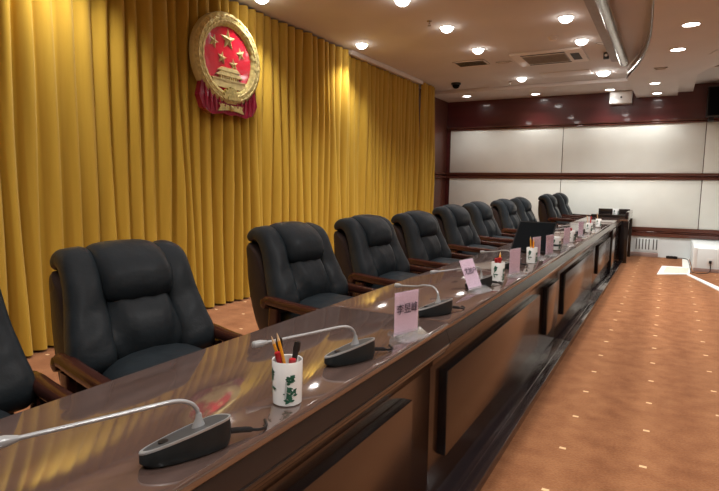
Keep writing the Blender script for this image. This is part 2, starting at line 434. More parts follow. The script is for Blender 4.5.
def base(y0, y1, panels, label):
    t = thing('desk_cabinet', label, 'desk cabinet', (0, 0, 0), 0, 'cabinets of the long desk')
    g = .0015
    bm = B(); box(bm, -.745, -.72, y0 + g, y1 - g, .054, .65, .002); obj('front_board', bm, M['deskface'], t)
    bm = B(); box(bm, -.72, -.712, y0 + g, y1 - g, .592, .65, .002); obj('frieze', bm, M['deskface'], t)
    bm = B(); box(bm, -1.05, -.595, y0 + g, y1 - g, 0, .048, .004, 2); box(bm, -1.05, -.645, y0 + g, y1 - g, .048, .054, .002); obj('plinth', bm, M['plinth'], t)
    bm = B(); box(bm, -1.02, -.746, y0 + g, y0 + .03, .055, .731); obj('side_board', bm, M['deskface'], t, smooth=False)
    bm = B(); box(bm, -1.02, -.746, y1 - .03, y1 - g, .055, .731); obj('side_board', bm, M['deskface'], t, smooth=False)
    for p0, p1 in panels:
        bm = B(); box(bm, -.72, -.683, p0, p1, .213, .553, .004, 2)
        for f in bm.faces:
            f.normal_update(); f.material_index = 0 if f.calc_center_median().x > -.684 and abs(f.normal.x) > .9 else 1
        obj('raised_panel', bm, [M['deskface'], M['deskblack']], t)
    return t
base(-1.2, 1.84, [(-.9, 1.60)], 'nearest dark brown desk cabinet with one long raised front panel')
base(1.84, 4.5, [(1.93, 3.64), (3.94, 4.36)], 'desk cabinet with a long and a narrow raised panel')
base(4.5, 6.85, [(4.66, 6.55)], 'desk cabinet with raised panel below the middle cups')
base(6.85, 8.75, [(7.12, 8.58)], 'far desk cabinet with raised panel next to the end pier')
t = thing('desk_pier', 'dark pier closing the far end of the main desk', 'desk cabinet', (0, 0, 0))
bm = B(); box(bm, -1.05, -.72, 8.76, 9.97, .05, .731, .004); obj('pier_body', bm, M['deskblack'], t)
bm = B(); box(bm, -.72, -.675, 8.85, 9.9, .05, .64, .004); obj('raised_panel', bm, M['deskblack'], t)
bm = B(); box(bm, -1.1, -.595, 8.76, 10.0, 0, .049, .004); obj('plinth', bm, M['plinth'], t)
# second desk behind it, with a raised dark gallery
t = thing('end_desk', 'separate dark desk with raised black rim beyond the end of the long desk', 'desk', (0, 0, 0))
bm = B(); box(bm, -1.13, -.56, 10.1, 11.25, .70, .735, .005); obj('desk_top', bm, M['desktop'], t)
bm = B(); box(bm, -.60, -.555, 10.1, 11.25, .735, .85, .004); obj('front_rim', bm, M['plinth'], t)
bm = B(); box(bm, -1.13, -.60, 10.1, 10.13, .735, .80, .003); obj('near_rim', bm, M['deskblack'], t)
bm = B(); box(bm, -1.13, -.60, 11.22, 11.25, .735, .86, .003); obj('far_rim', bm, M['deskblack'], t)
bm = B(); box(bm, -.64, -.575, 10.12, 11.23, .72 - .1, .70, .003); obj('apron', bm, M['apron'], t)
bm = B(); box(bm, -.66, -.545, 10.1, 10.2, 0, .70, .004); obj('leg_panel', bm, M['deskblack'], t)
bm = B(); box(bm, -.66, -.545, 11.1, 11.25, 0, .70, .004); obj('leg_panel', bm, M['deskblack'], t)
bm = B(); box(bm, -.70, -.66, 10.2, 11.1, .04, .62, .003); obj('front_board', bm, M['deskface'], t)
bm = B(); box(bm, -1.13, -1.07, 10.1, 11.25, 0, .70, .004); obj('leg_panel', bm, M['deskblack'], t)

# ------------------------------------------------------------------ chairs
def lerp_list(ts, vals, t):
    for i in range(len(ts) - 1):
        if t <= ts[i + 1]:
            k = (t - ts[i]) / (ts[i + 1] - ts[i]); return vals[i] + (vals[i + 1] - vals[i]) * k
    return vals[-1]

def pad(bm, path, seg=24, expo=2.6, n=5, fn=None):
    """path rows: (x, z, y centre, half width, half thickness) swept in the chair's side plane."""
    P = smooth_path([Vector(p) for p in path], n) if False else None
    rows = []
    pts = [Vector(p[:3]) for p in path]; ex = [Vector((p[3], p[4], 0)) for p in path]
    a = smooth_path(pts, n); b = smooth_path(ex, n)
    secs = []
    for i in range(len(a)):
        t = a[min(i + 1, len(a) - 1)] - a[max(i - 1, 0)]
        tx, tz = t.x, t.y
        l = math.hypot(tx, tz) or 1
        up = (tz / l * -1, 0, tx / l)          # outward normal of the sweep in x,z
        secs.append(((a[i].x, a[i].z, a[i].y), (0, 1, 0), up, max(.004, b[i].x), max(.004, b[i].y)))
    loft(bm, secs, seg, expo, fn)

def make_chair(label):
    t = thing('office_chair', label, 'chair', (0, 0, 0), 0, 'black leather chairs behind the long desk')
    L = M['leather']
    # seat cushion
    bm = B()
    secs = []
    for x, hw, hh, zc in ((-.27, .20, .03, .52), (-.24, .25, .09, .525), (-.12, .27, .115, .53), (.05, .278, .118, .525), (.18, .276, .112, .515), (.26, .265, .095, .50), (.30, .24, .06, .49), (.315, .2, .02, .48)):
        secs.append(((x, 0, zc), (0, 1, 0), (0, 0, 1), hw, hh))
    def crown(s, x, y, hw, hh):
        if y > 0: y += .035 * (1 - (x / hw) ** 2) * (1 if .15 < s < .9 else .4)
        return x, y
    loft(bm, secs, 28, 3.4, crown); obj('seat', bm, L, t)
    bm = B(); box(bm, -.26, .28, -.25, .25, .34, .42, .02, 3); obj('seat_frame', bm, M['blackplastic'], t)
    # rear shell
    bm = B()
    pad(bm, [(-.475, .952, 0, .285, .014), (-.462, .93, 0, .302, .034), (-.425, .86, 0, .306, .080), (-.385, .74, 0, .312, .110), (-.335, .60, 0, .316, .115), (-.285, .48, 0, .305, .10), (-.26, .42, 0, .27, .05)], 28, 4.5)
    obj('back_shell', bm, M['leather_shell'], t)
    # side bolsters: from the rolled top lip down each side
    for s in (-1, 1):
        bm = B()
        def wrinkle(q, x, y, hw, hh, s=s):
            if y > 0: y += .0045 * math.sin(30 * q + 2.5 * x / hw + s) * math.sin(PI * q) * (1 - .5 * abs(x / hw))
            return x * (1 + .015 * math.sin(23 * q)), y
        pad(bm, [(-.490, .972, s * .225, .050, .018), (-.470, .985, s * .223, .070, .034), (-.42, 1.005, s * .222, .075, .044), (-.355, .985, s * .222, .080, .055), (-.305, .92, s * .226, .083, .062), (-.265, .82, s * .234, .088, .066), (-.228, .745, s * .244, .096, .072), (-.198, .69, s * .252, .102, .074), (-.180, .645, s * .254, .098, .066), (-.178, .61, s * .252, .075, .034)], 24, 2.7, 7, wrinkle)
        obj('side_bolster', bm, L, t)
    # headrest pillow
    bm = B()
    pad(bm, [(-.485, .978, 0, .15, .018), (-.465, .992, 0, .162, .034), (-.41, 1.018, 0, .168, .046), (-.345, 1.002, 0, .170, .062), (-.295, .965, 0, .172, .078), (-.263, .925, 0, .170, .084), (-.252, .885, 0, .166, .066), (-.268, .855, 0, .15, .025)], 28, 3.0)
    obj('headrest', bm, L, t)
    # lumbar cushion with soft creases
    bm = B()
    def crease(s, x, y, hw, hh):
        if y > 0:
            u = x / hw
            y += .011 * math.sin(9 * abs(u) + 8 * s) * (.3 + abs(u)) * math.sin(PI * s) - .012 * u * u
            y += .010 * math.exp(-((s - .55) / .25) ** 2) * (1 - u * u)
        return x, y
    pad(bm, [(-.32, .90, 0, .15, .03), (-.296, .87, 0, .162, .055), (-.262, .82, 0, .176, .072), (-.228, .755, 0, .188, .082), (-.205, .70, 0, .19, .076), (-.195, .65, 0, .185, .055), (-.20, .61, 0, .16, .02)], 36, 2.8, 6, crease)
    obj('lumbar_cushion', bm, L, t)
    # wooden arms: scrolled rear end, level rail, front drop
    for s in (-1, 1):
        arm = B()
        y = s * .36
        pts = smooth_path([(-.235, y, .660), (-.20, y, .675), (-.08, y, .668), (.08, y, .662), (.22, y, .658), (.30, y, .645), (.335, y, .615)], 5)
        n_ = len(pts)
        secs = []
        for i, p in enumerate(pts):
            tt = (pts[min(i + 1, n_ - 1)] - pts[max(0, i - 1)]).normalized(); up = Vector((0, 1, 0)).cross(tt)
            if up.z < 0: up.negate()
            k = i / (n_ - 1)
            h = .031 if k < .12 else .024
            w = .030 if k < .1 else .034
            if i == 0 or i == n_ - 1: h *= .6; w *= .7
            secs.append((p, (0, 1, 0), up, w, h))
        loft(arm, secs, 16, 3)
        a = obj('armrest', arm, M['armwood'], t)
        bm = B()   # rounded scroll knob
        loft(bm, [((-.238, y - s * d, .660), (1, 0, 0), (0, 0, 1), r, r) for d, r in ((-.036, .014), (-.030, .026), (0, .032), (.030, .026), (.036, .014))], 18, 2)
        obj('scroll_end', bm, M['armwood'], a)
        for x0, x1, zt in ((-.165, -.215, .64), (.27, .25, .62)):
            bm = B()
            loft(bm, [((x0, y, zt), (1, 0, 0), (0, 1, 0), .040, .022), ((x0 * .6 + x1 * .4, y, .42), (1, 0, 0), (0, 1, 0), .034, .022), ((x1, y, .15), (1, 0, 0), (0, 1, 0), .028, .022), ((x1 + (x1 - x0) * .4, y, 0), (1, 0, 0), (0, 1, 0), .024, .02)], 14, 4)
            obj('leg', bm, M['armwood'], t)
        bm = B(); box(bm, -.18, .28, min(y, s * .25), max(y, s * .25), .345, .385, .006); obj('side_rail', bm, M['armwood'], t)
    return t
chair_rows = [  # rear near corner of the back: X, Y, Z; turn (degrees); label
    (-1.95, 0.46, 0.945, -9, 'black leather chair cut off by the left edge of the photo'),
    (-1.95, 1.19, 0.945, -12, 'nearest whole black leather chair, behind the first microphone'),
    (-1.95, 2.27, 0.957, -9, 'black leather chair behind the nearest white pen cup, second whole one from the front'),
    (-1.95, 3.15, 0.96, -8, 'black leather chair behind the upright pink name card, third whole one'),
    (-1.95, 4.03, 0.957, -7, 'black leather chair before the curtain end, fourth whole one from the front'),
    (-2.0, 5.05, 0.98, -6, 'black leather chair in front of the brown side wall, fifth whole one'),
    (-2.05, 6.06, 0.988, -5, 'black leather chair left of the reclined monitor, sixth whole one'),
    (-2.05, 7.24, 0.998, -4, 'nearer of two black chairs overlapping behind the reclined monitor'),
    (-2.05, 8.18, 1.008, -3, 'farther of two black chairs overlapping behind the reclined monitor'),
    (-1.93, 9.72, 1.042, 0, 'nearer of the last two black chairs against the white far wall'),
    (-1.9, 10.74, 1.055, 0, 'farthest black chair, right one of the last two by the white wall'),
]
ch0 = None
for (lx, ly, lz, rz, lab) in chair_rows:
    a = math.radians(rz); K = .87; KY = .79
    px, py = -.48 * K, -.285 * KY
    x = lx - (math.cos(a) * px - math.sin(a) * py); y = ly - (math.sin(a) * px + math.cos(a) * py)
    if ch0 is None:
        ch0 = make_chair(lab); o = ch0; o.location = (x, y, 0); o.rotation_euler.z = a
    else:
        o = dup(ch0, (x, y, 0), a, lab)
    o.scale = (K, KY, lz / .985)

# ------------------------------------------------------------------ gooseneck microphones
ZT = .7605
def make_mic(label, turn, nlen, hz):
    """local frame: +x is the slim end of the base; origin under the neck post; turn = neck direction against +x."""
    t = thing('conference_microphone', label, 'microphone', (0, 0, 0), 0, 'gooseneck microphones on the desk')
    n = 40
    def outline(k):
        pts = []
        for i in range(n):
            a = 2 * PI * i / n
            ca, sa = math.cos(a), math.sin(a)
            x = math.copysign(abs(ca) ** (.8 if ca > 0 else .45), ca) * (.112 if ca > 0 else .056)
            w = .041 - .010 * max(0, ca)
            y = math.copysign(abs(sa) ** .8, sa) * w
            pts.append((x * k, y * k))
        return pts
    def top(x, y=0): return .038 - .11 * x + .30 * y
    bm = B(); rings = []
    for k, f in ((.93, 0), (1.0, .25), (1.0, .8), (.985, 1.0)):
        rings.append([bm.verts.new((x, y, .002 + top(x, y) * f)) for x, y in outline(k)])
    ring_faces(bm, rings); obj('base', bm, M['micbody'], t)
    bm = B(); rings = []
    for k, d in ((1.0, -.003), (1.006, 0), (.995, .002), (.94, .002), (.93, .0)):
        rings.append([bm.verts.new((x, y, .002 + top(x, y) + d)) for x, y in outline(k)])
    ring_faces(bm, rings, cap=False); obj('silver_rim', bm, M['silver'], t)
    bm = B(); f = bm.faces.new([bm.verts.new((x, y, .0035 + top(x, y))) for x, y in outline(.94)]); p = obj('control_panel', bm, M['micpanel'], t, smooth=False)
    bm = B(); lathe(bm, [(.009, 0), (.009, .003), (.0, .004)], 14, (.070, 0, top(.070) + .0035)); obj('button', bm, M['blackplastic'], p)
    c, s_ = math.cos(turn), math.sin(turn)
    bm = B(); lathe(bm, [(.014, .036), (.011, .044), (.0065, .056), (.0050, .066), (.0, .067)], 16); obj('neck_socket', bm, M['silver'], t)
    P_ = [(0, .062), (.004, .076), (.016, .089), (.040, .097), (.09, .097 + (hz - .097) * .12), (nlen * .55, .097 + (hz - .097) * .5), (nlen, hz)]
    pts = smooth_path([(d * c, d * s_, z) for d, z in P_], 8)
    bm = B(); tube(bm, pts, .0040, 10); obj('gooseneck', bm, M['silver'], t)
    d = (pts[-1] - pts[-4]).normalized(); e = pts[-1]
    bm = B(); tube(bm, [e - d * .014, e - d * .004, e + d * .004, e + d * .022, e + d * .026], [.005, .0075, .0095, .0095, .006], 14); obj('capsule', bm, M['silver'], t)
    bm = B(); pts = smooth_path([(-.05, .015, .020), (-.085, .022, .014), (-.115, .030, .007), (-.135, .024, .006), (-.150, .0, .006)], 6)
    tube(bm, pts, [.0060 if i < 9 else .0032 for i in range(len(pts))], 8); obj('cable', bm, M['blackplastic'], t)
    return t
mics = [  # x, y, direction of the base, neck turn, neck reach, head height, label
    (-.728, .708, 256, -14, .295, .087, 'gooseneck microphone at the bottom left, nearest of all'),
    (-.742, 1.316, 256, -12, .285, .088, 'gooseneck microphone between the nearest white cup and first pink card'),
    (-.745, 1.965, 252, -100, .25, .066, 'gooseneck microphone just beyond the first pink name card'),
    (-.775, 2.62, 250, -12, .28, .088, 'gooseneck microphone partly behind the tilted pink name card'),
    (-.80, 3.34, 250, None, 0, 0, 'small gooseneck microphone behind the third pink name card'),
    (-.83, 4.66, 250, None, 0, 0, 'gooseneck microphone beyond the monitor, behind the banded cup'),
    (-.79, 5.55, 250, None, 0, 0, 'gooseneck microphone against the pale reflection beyond the monitor'),
    (-.79, 6.16, 250, None, 0, 0, 'distant gooseneck microphone by the farthest pink card'),
]
m0 = None
for x, y, a, turn, nl, hz, lab in mics:
    if turn is None: o = dup(m0, (x, y, ZT), math.radians(a), lab)
    else:
        o = make_mic(lab, math.radians(turn), nl, hz); o.location = (x, y, ZT); o.rotation_euler.z = math.radians(a)
        if turn == -100: m0 = o

# ------------------------------------------------------------------ cups and what stands in them
def make_cup(label):
    t = thing('pen_cup', label, 'cup', (0, 0, 0), 0, 'white porcelain pen cups on the desk')
    bm = B(); lathe(bm, [(.0, 0), (.030, 0), (.0325, .003), (.0335, .05), (.0345, .102), (.0338, .104), (.0322, .102), (.0310, .05), (.0300, .006), (.0, .006)], 40, cap=False)
    obj('cup_body', bm, M['porcelain'], t)
    r = random.Random(4)
    bm = B()
    def leaf(a, z, ln, wd, tilt):
        c, s = math.cos(tilt), math.sin(tilt); vs = []
        for i in range(10):
            q = 2 * PI * i / 10; u = math.cos(q) * ln; v = math.sin(q) * wd * (1 - .5 * math.cos(q) ** 2)
            du = u * c - v * s; dz = u * s + v * c; rr = .0340 + .0010 * (z + dz) / .1
            aa = a + du / rr
            vs.append(bm.verts.new((rr * math.cos(aa), rr * math.sin(aa), z + dz)))
        bm.faces.new(vs)
    for a0, w, z0, z1, n_ in ((-.72, .34, .012, .076, 30), (-2.15, .26, .028, .084, 18)):
        for i in range(n_):
            z = r.uniform(z0, z1); leaf(a0 + r.uniform(-w, w) * (1.1 - .6 * (z - z0) / (z1 - z0)), z, r.uniform(.005, .009), .0030, r.uniform(-1.2, 1.2))
    obj('painted_leaves', bm, M['leaf'], t)
    bm = B()   # pale grey painted rock
    M.setdefault('rock', mat('painted_grey_rock', (.42, .46, .46), .4, var=.2, vscale=80))
    vs = []
    for (a, z) in ((-1.12, .02), (-1.02, .02), (-.95, .045), (-.98, .066), (-1.05, .06), (-1.1, .04)):
        vs.append(bm.verts.new((.0346 * math.cos(a), .0346 * math.sin(a), z)))
    bm.faces.new(vs); obj('painted_rock', bm, M['rock'], t)
    return t
cups = [  # x, y, turn, label
    (-0.718, 0.966, 0, 'nearest white cup with green painted leaves, holding pencils and pens'),
    (-0.742, 2.8, 0.5, 'white cup just right of the tilted pink name card'),
    (-0.742, 3.61, 0.4, 'white cup in front of the reclined black monitor, holding orange pencils'),
    (-0.742, 4.5, 0.2, 'white cup with a dark band at the right of the monitor'),
    (-0.742, 5.24, 0.3, 'white cup between two distant pink name cards'),
    (-0.742, 6.54, 0.1, 'second farthest white cup on the main desk'),
    (-0.742, 7.45, 0.2, 'farthest white cup on the main desk'),
]
c0 = None; cup_at = []
for x, y, a, lab in cups:
    if c0 is None: c0 = make_cup(lab); o = c0; o.location = (x, y, ZT); o.rotation_euler.z = a
    else: o = dup(c0, (x, y, ZT), a, lab)
    cup_at.append(o); o.scale = (1, 1, .96)
bandm = mat('dark_painted_band', (.03, .05, .06), .3, var=.3, vscale=60)
bm = B(); lathe(bm, [(.0345, .030), (.0348, .038), (.0349, .046)], 32, cap=False); obj('dark_band', bm, bandm, cup_at[3])
o = dup(c0, (-.80, 10.75, .736), .2, 'white cup standing on the separate end desk'); o.scale = (1.5, 1.5, 1.35)

def pencil(loc, lean, az, ln, body, tip, name, label, cat, group, r=.0036):
    """a stick leaning in a cup; loc = foot on the cup's floor."""
    t = thing(name, label, cat, loc, 0, group)
    d = Vector((math.sin(lean) * math.cos(az), math.sin(lean) * math.sin(az), math.cos(lean)))
    bm = B(); tube(bm, [d * 0, d * ln], r, 6 if name == 'pencil' else 12); obj('barrel', bm, body, t, sharp=.4)
    bm = B()
    if name == 'pencil': tube(bm, [d * ln, d * (ln + .014), d * (ln + .018)], [r, .0012, .0004], 8)
    else: tube(bm, [d * ln, d * (ln + .004), d * (ln + .022), d * (ln + .024)], [r, r * 1.25, r * 1.2, r * .5], 12)
    obj('sharpened_tip' if name == 'pencil' else 'pen_cap', bm, tip, t)
    return t
cx, cy = -.718, .966
F = ZT + .0075
W = PI                      # azimuth helpers: the view sees -y as left
pencil((cx + .012, cy + .006, F), .235, PI * 1.26, .140, M['pencil'], M['pencilwood'], 'pencil', 'yellow pencil leaning left in the nearest cup, right of the pair', 'pencil', 'yellow pencils in the nearest cup')
pencil((cx + .002, cy + .012, F), .30, PI * 1.28, .134, M['pencil'], M['pencilwood'], 'pencil', 'yellow pencil leaning left in the nearest cup, outermost', 'pencil', 'yellow pencils in the nearest cup')
pencil((cx + .004, cy - .006, F), .20, PI * 1.3, .092, M['red'], M['red'], 'pen', 'red pen in the nearest white cup, beside the pencils', 'pen', None, .0056)
pencil((cx + .016, cy - .010, F), .06, PI * .4, .074, M['red'], M['red'], 'pen', 'short thick red pen in the middle of the nearest cup', 'pen', None, .0066)
pencil((cx - .012, cy + .006, F), .10, PI * 1.1, .114, M['blackplastic'], M['blackplastic'], 'pen', 'black pen standing upright at the back of the nearest cup', 'pen', None, .0060)
pencil((cx + .004, cy - .012, F), .27, PI * .42, .110, M['blackplastic'], M['blackplastic'], 'pen', 'black pen leaning right in the nearest cup', 'pen', None, .0062)
def simple_pen(i, dx, dy, lean, az, ln, mtl, label, cat='pen', r=.0045):
    x, y = cups[i][0], cups[i][1]
    name = 'pencil' if cat == 'pencil' else 'pen'
    pencil((x + dx, y + dy, F), lean, az, ln, mtl, M['pencilwood'] if cat == 'pencil' else mtl, name, label, cat, None, r)
simple_pen(1, .0, -.012, .12, PI * 1.4, .092, M['red'], 'dark red pen at the left of the second nearest cup', r=.0075)
simple_pen(1, .006, .0, .06, PI * .5, .094, M['red'], 'dark red pen in the middle of the second nearest cup', r=.0085)
simple_pen(1, .0, .012, .15, PI * .5, .128, M['pencil'], 'yellow pencil at the right of the second nearest cup', 'pencil', .005)
simple_pen(2, .0, -.008, .15, PI * 1.4, .150, M['pencil'], 'orange pencil leaning left in the cup before the monitor', 'pencil', .005)
simple_pen(2, .006, .0, .05, PI * .5, .132, M['pencil'], 'orange pencil upright in the cup before the monitor', 'pencil', .005)
simple_pen(2, .0, .012, .12, PI * .5, .120, M['red'], 'brownish red pen at the right in the cup before the monitor', 'pen', .005)
simple_pen(4, .0, .0, .1, PI * 1.4, .094, M['red'], 'red pen in the cup between two distant pink cards', 'pen', .009)
simple_pen(5, .0, -.004, .2, PI * 1.2, .16, M['pencilwood'], 'pale pencil leaning left in the second farthest cup', 'pencil', .005)
simple_pen(5, .0, .006, .2, PI * .4, .14, M['red'], 'red pen leaning right in the second farthest cup', 'pen', .007)
simple_pen(6, .0, -.004, .2, PI * 1.3, .16, M['pencilwood'], 'pale pencil leaning left in the farthest cup', 'pencil', .005)

# ------------------------------------------------------------------ pink name cards in acrylic stands
def text_mesh(body, size, name, m, parent, loc, rot):
    cu = bpy.data.curves.new(name, 'FONT'); cu.body = body; cu.size = size; cu.align_x = 'CENTER'; cu.align_y = 'CENTER'; cu.extrude = .0003
    to = bpy.data.objects.new(name, cu); C.objects.link(to)
    dg = bpy.context.evaluated_depsgraph_get()
    me = bpy.data.meshes.new_from_object(to.evaluated_get(dg))
    bpy.data.objects.remove(to); bpy.data.curves.remove(cu)
    me.materials.clear(); me.materials.append(m)
    o = bpy.data.objects.new(name, me); C.objects.link(o); o.parent = parent; o.location = loc; o.rotation_euler = rot
    return o
def name_card(x, y, rz, tilt, label, text=None, w=.115, h=.15):
    """local: +x faces the audience, card runs along y."""
    t = thing('name_card', label, 'name card', (x, y, ZT), rz, 'pink name cards on the desk')
    R = Matrix.Rotation(-tilt, 4, 'Y')
    bm = B(); box(bm, -.0006, .0006, -w / 2, w / 2, .012, h); bmesh.ops.transform(bm, matrix=R, verts=bm.verts); c = obj('paper_card', bm, M['pink'], t, smooth=False)
    bm = B(); box(bm, .0016, .0032, -w / 2 - .002, w / 2 + .002, .006, h + .002); bmesh.ops.transform(bm, matrix=R, verts=bm.verts); obj('acrylic_sheet', bm, M['acrylic'], t, smooth=False)
    bm = B()
    prism(bm, [(-.012, 0), (.050, 0), (.050, .003), (.006, .022), (.002, .022), (-.012, .003)], -w / 2 - .008, w / 2 + .008, 'y'); obj('acrylic_foot', bm, M['acrylic'], t, smooth=False)
    if text:
        o = text_mesh(text, .035, 'handwritten_name', M['ink'], c, (0, 0, 0), (0, 0, 0))
        o.matrix_local = R @ Matrix.Translation((.0045, 0, h * .62)) @ Matrix.Rotation(PI / 2, 4, 'Z') @ Matrix.Rotation(PI / 2, 4, 'X')
    return t
name_card(-.712, 1.595, -.28, 0.0, 'nearest pink name card, upright with three black characters', '李昱峰', .115, .150)
name_card(-.755, 2.485, -.24, .42, 'pink name card tilted backwards beside the fourth microphone', '尤加户', .115, .155)
name_card(-.712, 3.03, -.25, .0, 'pink name card between the two cups left of the monitor')
name_card(-.760, 3.83, -.25, .0, 'slim pink name card directly in front of the monitor, left of two')
name_card(-.715, 4.06, -.25, .0, 'slim pink name card in front of the monitor, right of two')
name_card(-.725, 4.88, -.25, .0, 'pink name card hiding the left of the middle distant cup')
name_card(-.735, 5.80, -.25, .0, 'farthest pink name card, left of the second farthest cup')

# ------------------------------------------------------------------ reclined monitor
t = thing('desk_monitor', 'black flat monitor leaning back on the desk among the cups', 'monitor', (-.868, 4.11, ZT))
R = Matrix.Rotation(math.radians(51), 4, 'X')
def tilt(bm):
    bmesh.ops.transform(bm, matrix=R, verts=bm.verts)
    for v in bm.verts: v.co += Vector((.10 * v.co.z, 0, .014))
bm = B(); box(bm, -.138, .138, .0, .275, -.018, 0, .004); tilt(bm); obj('casing', bm, M['blackplastic'], t)
bm = B(); box(bm, -.128, .128, .012, .263, .0002, .0012); tilt(bm); obj('screen', bm, M['screen'], t, smooth=False)
bm = B(); prism(bm, [(.02, 0), (.16, 0), (.16, .01), (.11, .012), (.105, .115), (.092, .10), (.085, .012), (.02, .01)], -.05, .06, 'x'); obj('stand', bm, M['blackplastic'], t, smooth=False)

# ------------------------------------------------------------------ ceiling fittings
def downlight(x, y, z, label, r=.075, bright=False, group='ceiling downlights', power=30):
    t = thing('ceiling_downlight', label, 'downlight', (x, y, z), 0, group)
    bm = B(); lathe(bm, [(r * 1.18, 0), (r * 1.18, -.006), (r * 1.02, -.010), (r, -.004), (r, 0)], 28, cap=False); obj('trim_ring', bm, M['white'], t)
    bm = B(); lathe(bm, [(.0, -.003), (r * .6, -.005), (r, -.003)] if z < 3.02 else [(.0, -.062), (r * .45, -.056), (r * .8, -.038), (r, -.003)], 28, cap=False); obj('lamp_lens', bm, M['lampbright' if bright else 'lamp'], t)
    li = bpy.data.lights.new('downlight_lamp', 'SPOT'); li.energy = power; li.color = (1, .975, .935); li.spot_size = math.radians(125); li.spot_blend = .7; li.shadow_soft_size = .07
    lo = bpy.data.objects.new('downlight_lamp', li); C.objects.link(lo); lo.location = (x, y, z - (.02 if z < 3.02 else .075))
    lo.visible_camera = False; lo.visible_glossy = False
P = 92
for x, y, z, lab, kw in [
    (-3.62, 4.45, H, 'downlight cut by the top edge above the emblem', {}),
    (-3.62, 6.48, H, 'downlight beside the start of the white pelmet', {}),
    (-3.60, 10.72, 3.0, 'downlight near the far left corner beside the dome camera', {}),
    (-2.42, 5.14, H, 'downlight cut by the top edge at centre', {}),
    (-2.36, 6.23, H, 'downlight below the top edge, left of the air conditioner', {}),
    (-2.35, 7.39, H, 'downlight above the square louvre vent', {}),
    (-2.29, 9.64, H, 'downlight below the air conditioner', {}),
    (-2.34, 11.0, 3.0, 'downlight close to the far wall, left of centre', {}),
    (-1.09, 6.43, H, 'downlight near the top edge, left of the silver tube', {}),
    (-1.07, 7.50, H, 'downlight right above the air conditioner', {}),
    (-1.03, 9.70, H, 'brightest downlight, left of the curved soffit tip', dict(bright=True, r=.1)),
    (-1.05, 11.05, 3.0, 'downlight just above the white box on the far wall', {}),
    (.08, 6.57, 2.88, 'uppermost downlight on the curved soffit', {}),
    (-.02, 7.66, 2.88, 'second downlight on the curved soffit', {}),
    (-.305, 9.94, 2.88, 'third downlight on the soffit, near the far wall', dict(r=.07)),
    (-.295, 10.98, 2.88, 'last downlight on the soffit, closest to the far wall', dict(r=.07)),
]:
    downlight(x, y, z, lab, power=P * (1.5 if kw.get('bright') else 1) * (.28 if y > 10.4 else .72 if x < -3.5 else 1), **kw)
for k, (x, y) in enumerate([(-3.5, 2.4), (-3.5, .4), (-2.4, 3.9), (-2.4, 2.3), (-2.4, .6), (-1.0, 5.0), (-1.0, 3.4), (-1.0, 1.6), (-1.0, -.4), (1.0, 4.6), (1.0, 2.4), (1.0, 0), (2.4, 6.5), (2.4, 9.2), (2.6, 4.2), (2.6, 1.4)]):  # extra spots without fittings, added beyond the view to light the room
    z = H
    li = bpy.data.lights.new('unseen_fill_spot', 'SPOT'); li.energy = P * (.75 if x > 0 else .4 if -2.5 < x < -2 else 1); li.color = (1, .975, .935); li.spot_size = math.radians(125); li.spot_blend = .7; li.shadow_soft_size = .09
    lo = bpy.data.objects.new('unseen_fill_spot', li); C.objects.link(lo); lo.location = (x, y, z - .02); lo.visible_camera = False; lo.visible_glossy = x > 0

# air conditioner cassette
t = thing('air_conditioner', 'white ceiling cassette air conditioner with beige grille', 'air conditioner', (-1.585, 8.23, H))
bm = B(); box(bm, -.47, .47, -.40, .40, -.03, 0, .008); obj('panel', bm, M['offwhite'], t)
bm = B(); box(bm, -.33, .25, -.24, .24, -.034, -.028, .002)
for i in range(12): box(bm, -.32, .24, -.225 + i * .039, -.215 + i * .039, -.040, -.034)
obj('intake_grille', bm, M['vent'], t, smooth=False)
bm = B(); box(bm, -.33, .25, -.335, -.285, -.033, -.029); obj('air_slot', bm, M['darkslot'], t, smooth=False)
bm = B(); box(bm, -.33, .25, .285, .335, -.033, -.029); obj('air_slot', bm, M['darkslot'], t, smooth=False)
bm = B(); box(bm, .30, .41, -.2, .2, -.034, -.029)
obj('end_slot', bm, M['darkslot'], t, smooth=False)
# louvre vents
def vent(x0, x1, y0, y1, z, n, label, m='vent'):
    t = thing('ceiling_vent', label, 'vent', ((x0 + x1) / 2, (y0 + y1) / 2, z))
    w, d = (x1 - x0) / 2, (y1 - y0) / 2
    bm = B(); box(bm, -w, w, -d, d, -.004, 0); obj('backing', bm, M['darkslot'], t, smooth=False)
    bm = B(); f = .02
    box(bm, -w, w, -d, -d + f, -.014, -.003); box(bm, -w, w, d - f, d, -.014, -.003); box(bm, -w, -w + f, -d, d, -.014, -.003); box(bm, w - f, w, -d, d, -.014, -.003)
    obj('frame', bm, M['offwhite'], t, smooth=False)
    for i in range(n):
        y = -d + f + (2 * d - 2 * f) * (i + .5) / n
        bm = B(); prism(bm, [(y - .008, -.012), (y + .010, -.004), (y + .012, -.006), (y - .006, -.014)], -w + f, w - f, 'x'); obj('slat', bm, M[m], t, smooth=False)
vent(-2.93, -2.46, 8.0, 8.34, H, 8, 'square louvre vent left of the air conditioner')
vent(-.93, -.77, 7.72, 7.80, H, 2, 'small slot vent right of the air conditioner')
vent(-.29, -.13, 8.70, 8.80, 2.88, 2, 'narrow slot vent in the curved soffit')
vent(.42, 1.0, 9.45, 9.9, H, 8, 'grey louvre vent at the right edge of the ceiling')
vent(-2.36, -2.14, 8.28, 8.36, H, 2, 'narrow slot vent between louvre vent and air conditioner')
bm = B(); box(bm, -1.95, -1.2, 9.35, 9.75, H - .008, H - .0, .002); o = obj('access_panel', bm, M['soffit']); tag(o, 'flat ceiling access panel left of the brightest downlight', 'access panel')
t = thing('smoke_detector', 'round smoke detector above the air conditioner', 'smoke detector', (-1.36, 7.2, H))
bm = B(); lathe(bm, [(.06, 0), (.06, -.012), (.052, -.02), (0, -.02)], 24); obj('mounting_plate', bm, M['offwhite'], t)
